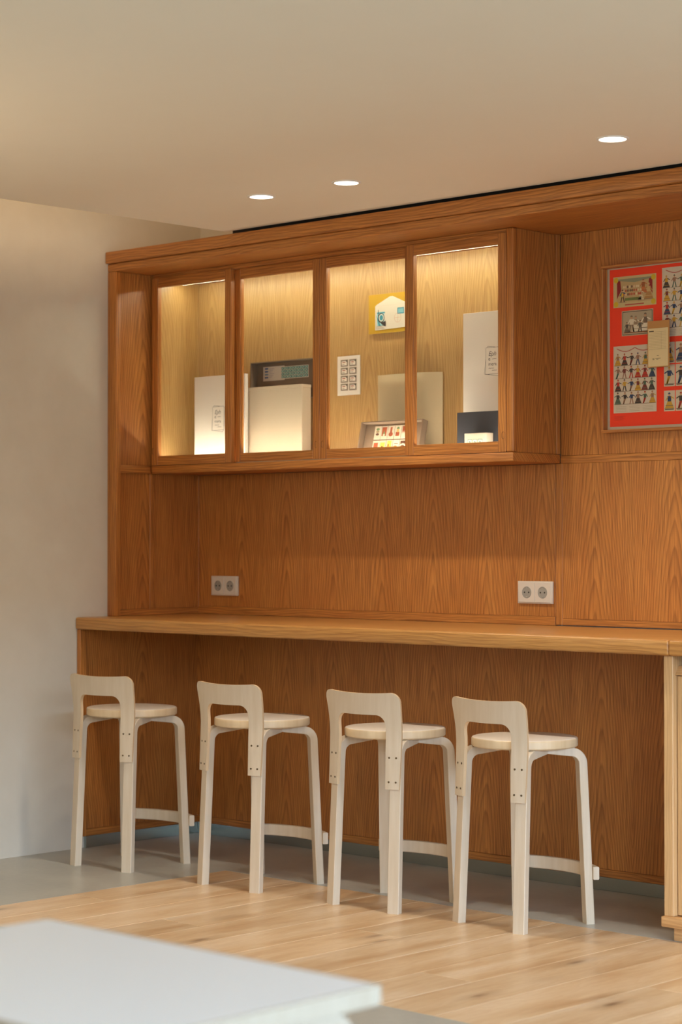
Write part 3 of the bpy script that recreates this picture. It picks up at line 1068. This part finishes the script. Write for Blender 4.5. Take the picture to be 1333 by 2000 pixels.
def socket(x, z, label):
    s = thing('wall_socket', label, 'socket', (x + .08, 0, z), group='double wall sockets')
    s['group'] = 'double wall sockets'
    box('frame', x, x + .160, -0.0088, -0.0004, z, z + .081, SOCKET, s, 0.002, 2)
    for k in range(2):
        x0 = x + .0075 + k * .0728
        cx, cz = x0 + .036, z + .0405
        ins = box('insert', x0, x0 + .0720, -0.0110, -0.0089, z + .0045, z + .0765, SOCKET, s, 0.001)
        bm = bmesh.new()
        n = 28
        R1, R2, R3 = .0215, .0195, .0180
        c = [[bm.verts.new((cx + r * math.cos(2 * math.pi * i / n), y, cz + r * math.sin(2 * math.pi * i / n))) for i in range(n)]
             for r, y in ((R1, -.0113), (R2, -.0122), (R3, -.0113))]
        for a, b in zip(c[:-1], c[1:]):
            for i in range(n):
                bm.faces.new((a[i], a[(i + 1) % n], b[(i + 1) % n], b[i]))
        f = bm.faces.new(c[-1])
        bmesh.ops.recalc_face_normals(bm, faces=bm.faces)
        mesh('well', bm, plain_cache('socket_well_shaded', srgb(150, 147, 138), 0.35), ins, False)  # shade of the recessed well put into a darker grey
        for dx in (-.0095, .0095):
            bm = bmesh.new()
            add_cyl(bm, (cx + dx, -.0112, cz), (0, -1, 0), .0030, .0006, 12)
            mesh('pin_hole', bm, HOLE, ins)
        for dz in (-.0165, .0165):
            box('earth_clip', cx - .003, cx + .003, -.0122, -.0112, cz + dz - .0012, cz + dz + .0012, STEEL, ins, 0)
    return s


def plain_cache(name, col, r):
    return MATS.get(name) or plain(name, col, r)


socket(0.109, 1.002, 'white double wall socket near the left inner corner of the niche')
socket(1.749, 1.001, 'white double wall socket at the panel seam, right of the niche')

# ------------------------------------------------------------------ bar stools
SEAT_Z, SEAT_R, SEAT_T = 0.5963, 0.1718, 0.030
LEG_W, LEG_T, LEAN = 0.041, 0.028, 0.047
FRONT, REAR = (0.1407, 0.1756, 0.2785), (0.1624, 0.1455, 0.4889)


def leg_bm(cx, cy, n):
    """bent birch leg; (cx, cy) = outer face at the floor, n = outward direction"""
    n = Vector((n[0], n[1], 0)).normalized()
    u = Vector((-n.y, n.x, 0))
    under = SEAT_Z - SEAT_T - 0.0004
    # centre line in (outward, z), thickness
    Ro, Ri = 0.054, 0.026
    Rm = (Ro + Ri) / 2
    zc = under - Ro
    path = [(-LEG_T / 2, 0.0, LEG_T)]
    for i in range(1, 7):
        z = zc * i / 6
        path.append((-LEG_T / 2 - LEAN * z, z, LEG_T))
    ox = -LEG_T / 2 - LEAN * zc - Rm
    for i in range(1, 10):
        a = R_(90 * i / 9)
        path.append((ox + Rm * math.cos(a), zc + Rm * math.sin(a), LEG_T))
    L = 0.085
    for i in range(1, 6):
        th = LEG_T - 0.010 * i / 5
        path.append((ox - L * i / 5, under - th / 2, th))
    bm = bmesh.new()
    rings = []
    for i, (o, z, th) in enumerate(path):
        a, b = path[max(0, i - 1)], path[min(len(path) - 1, i + 1)]
        d = Vector((b[0] - a[0], b[1] - a[1])).normalized()
        if i == 0:
            d = Vector((0, 1))
        if i > len(path) - 6:
            d = Vector((-1, 0))
        nn = Vector((d.y, -d.x))         # to the outer side
        ring = []
        ch = 0.0018
        w = LEG_W / 2
        for s, q in ((-w + ch, th / 2), (w - ch, th / 2), (w, th / 2 - ch), (w, -th / 2 + ch), (w - ch, -th / 2), (-w + ch, -th / 2), (-w, -th / 2 + ch), (-w, th / 2 - ch)):
            P = Vector((cx, cy, 0)) + n * (o + nn.x * q) + u * s
            P.z = max(0.0, z + nn.y * q)
            ring.append(bm.verts.new(P))
        rings.append(ring)
    for a, b in zip(rings[:-1], rings[1:]):
        for i in range(8):
            bm.faces.new((a[i], a[(i + 1) % 8], b[(i + 1) % 8], b[i]))
    bm.faces.new(rings[0][::-1])
    bm.faces.new(rings[-1])
    bmesh.ops.recalc_face_normals(bm, faces=bm.faces)
    return bm


def back_outline(n_up=10, n_c=8, n_top=14):
    """matched outer and inner outline of the bent-ply back, (s, h), left foot to right foot"""
    hb, ht, hc = 0.407, 0.726, 0.650
    so, si, ro, ri = 0.168, 0.109, 0.033, 0.036
    def half(side):
        O, I = [], []
        for i in range(n_up):
            f = i / n_up
            h = hb + (ht - ro - hb) * f
            s = so - 0.006 * max(0, 1 - f * 1.6)
            O.append((side * s, h))
            hi = hb + (hc - ri - hb) * f
            I.append((side * (si + 0.002 * max(0, 1 - f * 1.6)), hi))
        for i in range(n_c + 1):
            a = R_(90 * i / n_c)
            O.append((side * (so - ro + ro * math.cos(a)), ht - ro + ro * math.sin(a)))
            I.append((side * (si - ri + ri * math.cos(a)), hc - ri + ri * math.sin(a)))
        return O, I
    Lo, Li = half(-1)
    Ro_, Ri_ = half(1)
    mo, mi = [], []
    for i in range(1, n_top):
        f = i / n_top
        q = 4 * f * (1 - f)
        mo.append((Lo[-1][0] * (1 - f) + Ro_[-1][0] * f, ht - 0.005 * q))
        mi.append((Li[-1][0] * (1 - f) + Ri_[-1][0] * f, hc - 0.001 * q))
    return Lo + mo + Ro_[::-1], Li + mi + Ri_[::-1]


FA = FRONT[2]


def back_point(s, h, out):
    """developed (s, h) -> stool space, on an arc tangent to both front legs"""
    rho = (FRONT[0] - LEAN * 0.45 * math.sin(FA)) / math.sin(FA)
    phi = s / rho
    o = -LEAN * h + 0.028 * max(0.0, (h - 0.57) / 0.155) ** 1.6 + 0.0006 + out
    # leg face at this height: radius from the arc centre
    cyc = -FRONT[1] + rho * math.cos(FA)
    rad = rho + LEAN * 0.45 * 0.0 + o
    return Vector((rad * math.sin(phi), cyc - rad * math.cos(phi), h))


def backrest_bm():
    O, I = back_outline()
    T, m = 0.0115, 4
    bm = bmesh.new()
    grid = []
    for out in (0.0, T):
        g = []
        for (a, b) in zip(O, I):
            g.append([bm.verts.new(back_point(a[0] + (b[0] - a[0]) * j / m, a[1] + (b[1] - a[1]) * j / m, out)) for j in range(m + 1)])
        grid.append(g)
    N = len(O)
    for k, g in enumerate(grid):
        for i in range(N - 1):
            for j in range(m):
                bm.faces.new((g[i][j], g[i + 1][j], g[i + 1][j + 1], g[i][j + 1]))
    for i in range(N - 1):
        for j in (0, m):
            f = bm.faces.new((grid[0][i][j], grid[0][i + 1][j], grid[1][i + 1][j], grid[1][i][j]))
            f.material_index = 1
    for i in (0, N - 1):
        for j in range(m):
            f = bm.faces.new((grid[0][i][j], grid[0][i][j + 1], grid[1][i][j + 1], grid[1][i][j]))
            f.material_index = 1
    bmesh.ops.recalc_face_normals(bm, faces=bm.faces)
    return bm


def make_stool():
    st = empty('bar_stool')
    # seat: lathe with softened rim
    prof = [(0.0, SEAT_Z), (SEAT_R - .006, SEAT_Z), (SEAT_R - .002, SEAT_Z - .0015), (SEAT_R, SEAT_Z - .005), (SEAT_R, SEAT_Z - SEAT_T + .004), (SEAT_R - .004, SEAT_Z - SEAT_T), (0.0, SEAT_Z - SEAT_T)]
    bm = bmesh.new()
    n = 64
    rings = []
    for r, z in prof[1:-1]:
        rings.append([bm.verts.new((r * math.cos(2 * math.pi * i / n), r * math.sin(2 * math.pi * i / n), z)) for i in range(n)])
    for k, (a, b) in enumerate(zip(rings[:-1], rings[1:])):
        for i in range(n):
            f = bm.faces.new((a[i], a[(i + 1) % n], b[(i + 1) % n], b[i]))
            f.material_index = 0 if k == 0 else 1
    bm.faces.new(rings[0]).material_index = 0
    bm.faces.new(rings[-1][::-1]).material_index = 1
    bmesh.ops.recalc_face_normals(bm, faces=bm.faces)
    mesh('seat', bm, [BIRCH_TOP, BIRCH_EDGE], st, True)
    for (a, b, f), sy in ((FRONT, -1), (REAR, 1)):
        for sx in (-1, 1):
            mesh('leg', leg_bm(sx * a, sy * b, (sx * math.sin(f), sy * math.cos(f))), BIRCH, st, True)
    bk = mesh('backrest', backrest_bm(), [BIRCH, PLY], st, True)
    rho = (FRONT[0] - LEAN * 0.45 * math.sin(FA)) / math.sin(FA)
    for sx in (-1, 1):
        for h in (0.431, 0.511):
            for d in (-.013, .013):
                s = sx * 0.1365 + d
                p, q = back_point(s, h, 0.0113), back_point(s, h, 0.0124)
                bm = bmesh.new()
                add_cyl(bm, p, q - p, .0034, 0.0011, 12)
                mesh('screw', bm, SCREW, bk)
    # bowed footrest on the outer faces of the far legs
    zc, hh, th = 0.1635, 0.041, 0.020
    rr = (REAR[0] - LEAN * zc * math.sin(REAR[2])) / math.sin(REAR[2])
    cyc = REAR[1] - LEAN * zc * math.cos(REAR[2]) - rr * math.cos(REAR[2])
    pe = REAR[2] + 0.085
    bm = bmesh.new()
    rings = []
    N = 24
    for i in range(N + 1):
        ph = -pe + 2 * pe * i / N
        c = 0.0025
        ring = []
        for r, z in ((rr + .0006, zc - hh / 2 + c), (rr + .0006 + c, zc - hh / 2), (rr + th - c, zc - hh / 2), (rr + th, zc - hh / 2 + c),
                     (rr + th, zc + hh / 2 - c), (rr + th - c, zc + hh / 2), (rr + .0006 + c, zc + hh / 2), (rr + .0006, zc + hh / 2 - c)):
            ring.append(bm.verts.new((r * math.sin(ph), cyc + r * math.cos(ph), z)))
        rings.append(ring)
    for a, b in zip(rings[:-1], rings[1:]):
        for i in range(8):
            bm.faces.new((a[i], a[(i + 1) % 8], b[(i + 1) % 8], b[i]))
    bm.faces.new(rings[0]); bm.faces.new(rings[-1][::-1])
    bmesh.ops.recalc_face_normals(bm, faces=bm.faces)
    mesh('footrest', bm, BIRCH, st, True)
    return st


def copy_tree(o, parent=None):
    c = o.copy()
    COL.objects.link(c)
    c.parent = parent
    for ch in list(o.children):
        copy_tree(ch, c)
    return c


stool0 = make_stool()
SPOTS = [(0.4509, -0.7371, 0.0906, 'pale birch bar stool nearest the plastered side wall'),
         (1.1373, -0.7116, -0.0008, 'pale birch bar stool second from the side wall'),
         (1.7581, -0.6848, 0.0225, 'pale birch bar stool third from the side wall'),
         (2.3013, -0.6616, -0.0962, 'pale birch bar stool nearest the pale oak base cabinet')]
stools = [stool0] + [copy_tree(stool0) for _ in SPOTS[1:]]
for o, (x, y, r, lab) in zip(stools, SPOTS):
    o.location = (x, y, 0)
    o.rotation_euler = (0, 0, r)
    tag(o, lab, 'stool', 'bar stools along the counter')

# ------------------------------------------------------------------ downlights
DL = ['round recessed ceiling downlight furthest to the left', 'round recessed ceiling downlight in the middle of the three', 'round recessed ceiling downlight nearest the right edge']
for x, lab in zip(LAMPS, DL):
    d = thing('downlight', lab, 'light', (x, LAMP_Y, CEIL - .004), group='recessed ceiling downlights')
    bm = bmesh.new()
    n = 40
    c = [[bm.verts.new((x + r * math.cos(2 * math.pi * i / n), LAMP_Y + r * math.sin(2 * math.pi * i / n), z)) for i in range(n)]
         for r, z in ((.0495, CEIL - .0002), (.0485, CEIL - .003), (.0410, CEIL - .0035), (.0395, CEIL - .0005))]
    for a, b in zip(c[:-1], c[1:]):
        for i in range(n):
            bm.faces.new((a[i], a[(i + 1) % n], b[(i + 1) % n], b[i]))
    bmesh.ops.recalc_face_normals(bm, faces=bm.faces)
    mesh('ring', bm, WHITE_RING, d, True)
    bm = bmesh.new()
    add_cyl(bm, (x, LAMP_Y, CEIL - .0004), (0, 0, -1), .0394, .0016, 40)
    mesh('lens', bm, LENS, d)

# ------------------------------------------------------------------ white table in the foreground
tb = thing('low_table', 'white-topped table with birch edge, blurred in the near foreground', 'table', (4.165, -4.04, 0.0))
TX0, TX1, TY0, TY1, TZ = 3.793, 4.540, -4.292, -3.788, 0.600
EB = .005
box('table_top', TX0 + EB, TX1 - EB, TY0 + EB, TY1 - EB, TZ - .027, TZ, LAMINATE, tb, 0.0)
box('edge_band', TX1 - EB + .0001, TX1, TY0 + EB, TY1 - EB, TZ - .028, TZ + .0003, TABLE_EDGE, tb, 0.001)
box('edge_band', TX0, TX0 + EB - .0001, TY0 + EB, TY1 - EB, TZ - .028, TZ + .0003, TABLE_EDGE, tb, 0.001)
box('edge_band', TX0, TX1, TY1 - EB + .0001, TY1, TZ - .028, TZ + .0003, TABLE_EDGE, tb, 0.001)
box('edge_band', TX0, TX1, TY0, TY0 + EB - .0001, TZ - .028, TZ + .0003, TABLE_EDGE, tb, 0.001)


def table_leg(cx, cy, n):
    global SEAT_Z, SEAT_T
    a, b = SEAT_Z, SEAT_T
    SEAT_Z, SEAT_T = TZ, 0.0285
    bm = leg_bm(cx, cy, n)
    SEAT_Z, SEAT_T = a, b
    mesh('leg', bm, TABLE_EDGE, tb, True)


for sx in (0, 1):
    for sy in (0, 1):
        table_leg(TX0 + .036 if not sx else TX1 - .036, TY0 + .008 if not sy else TY1 - .008, (0, 1 if sy else -1))
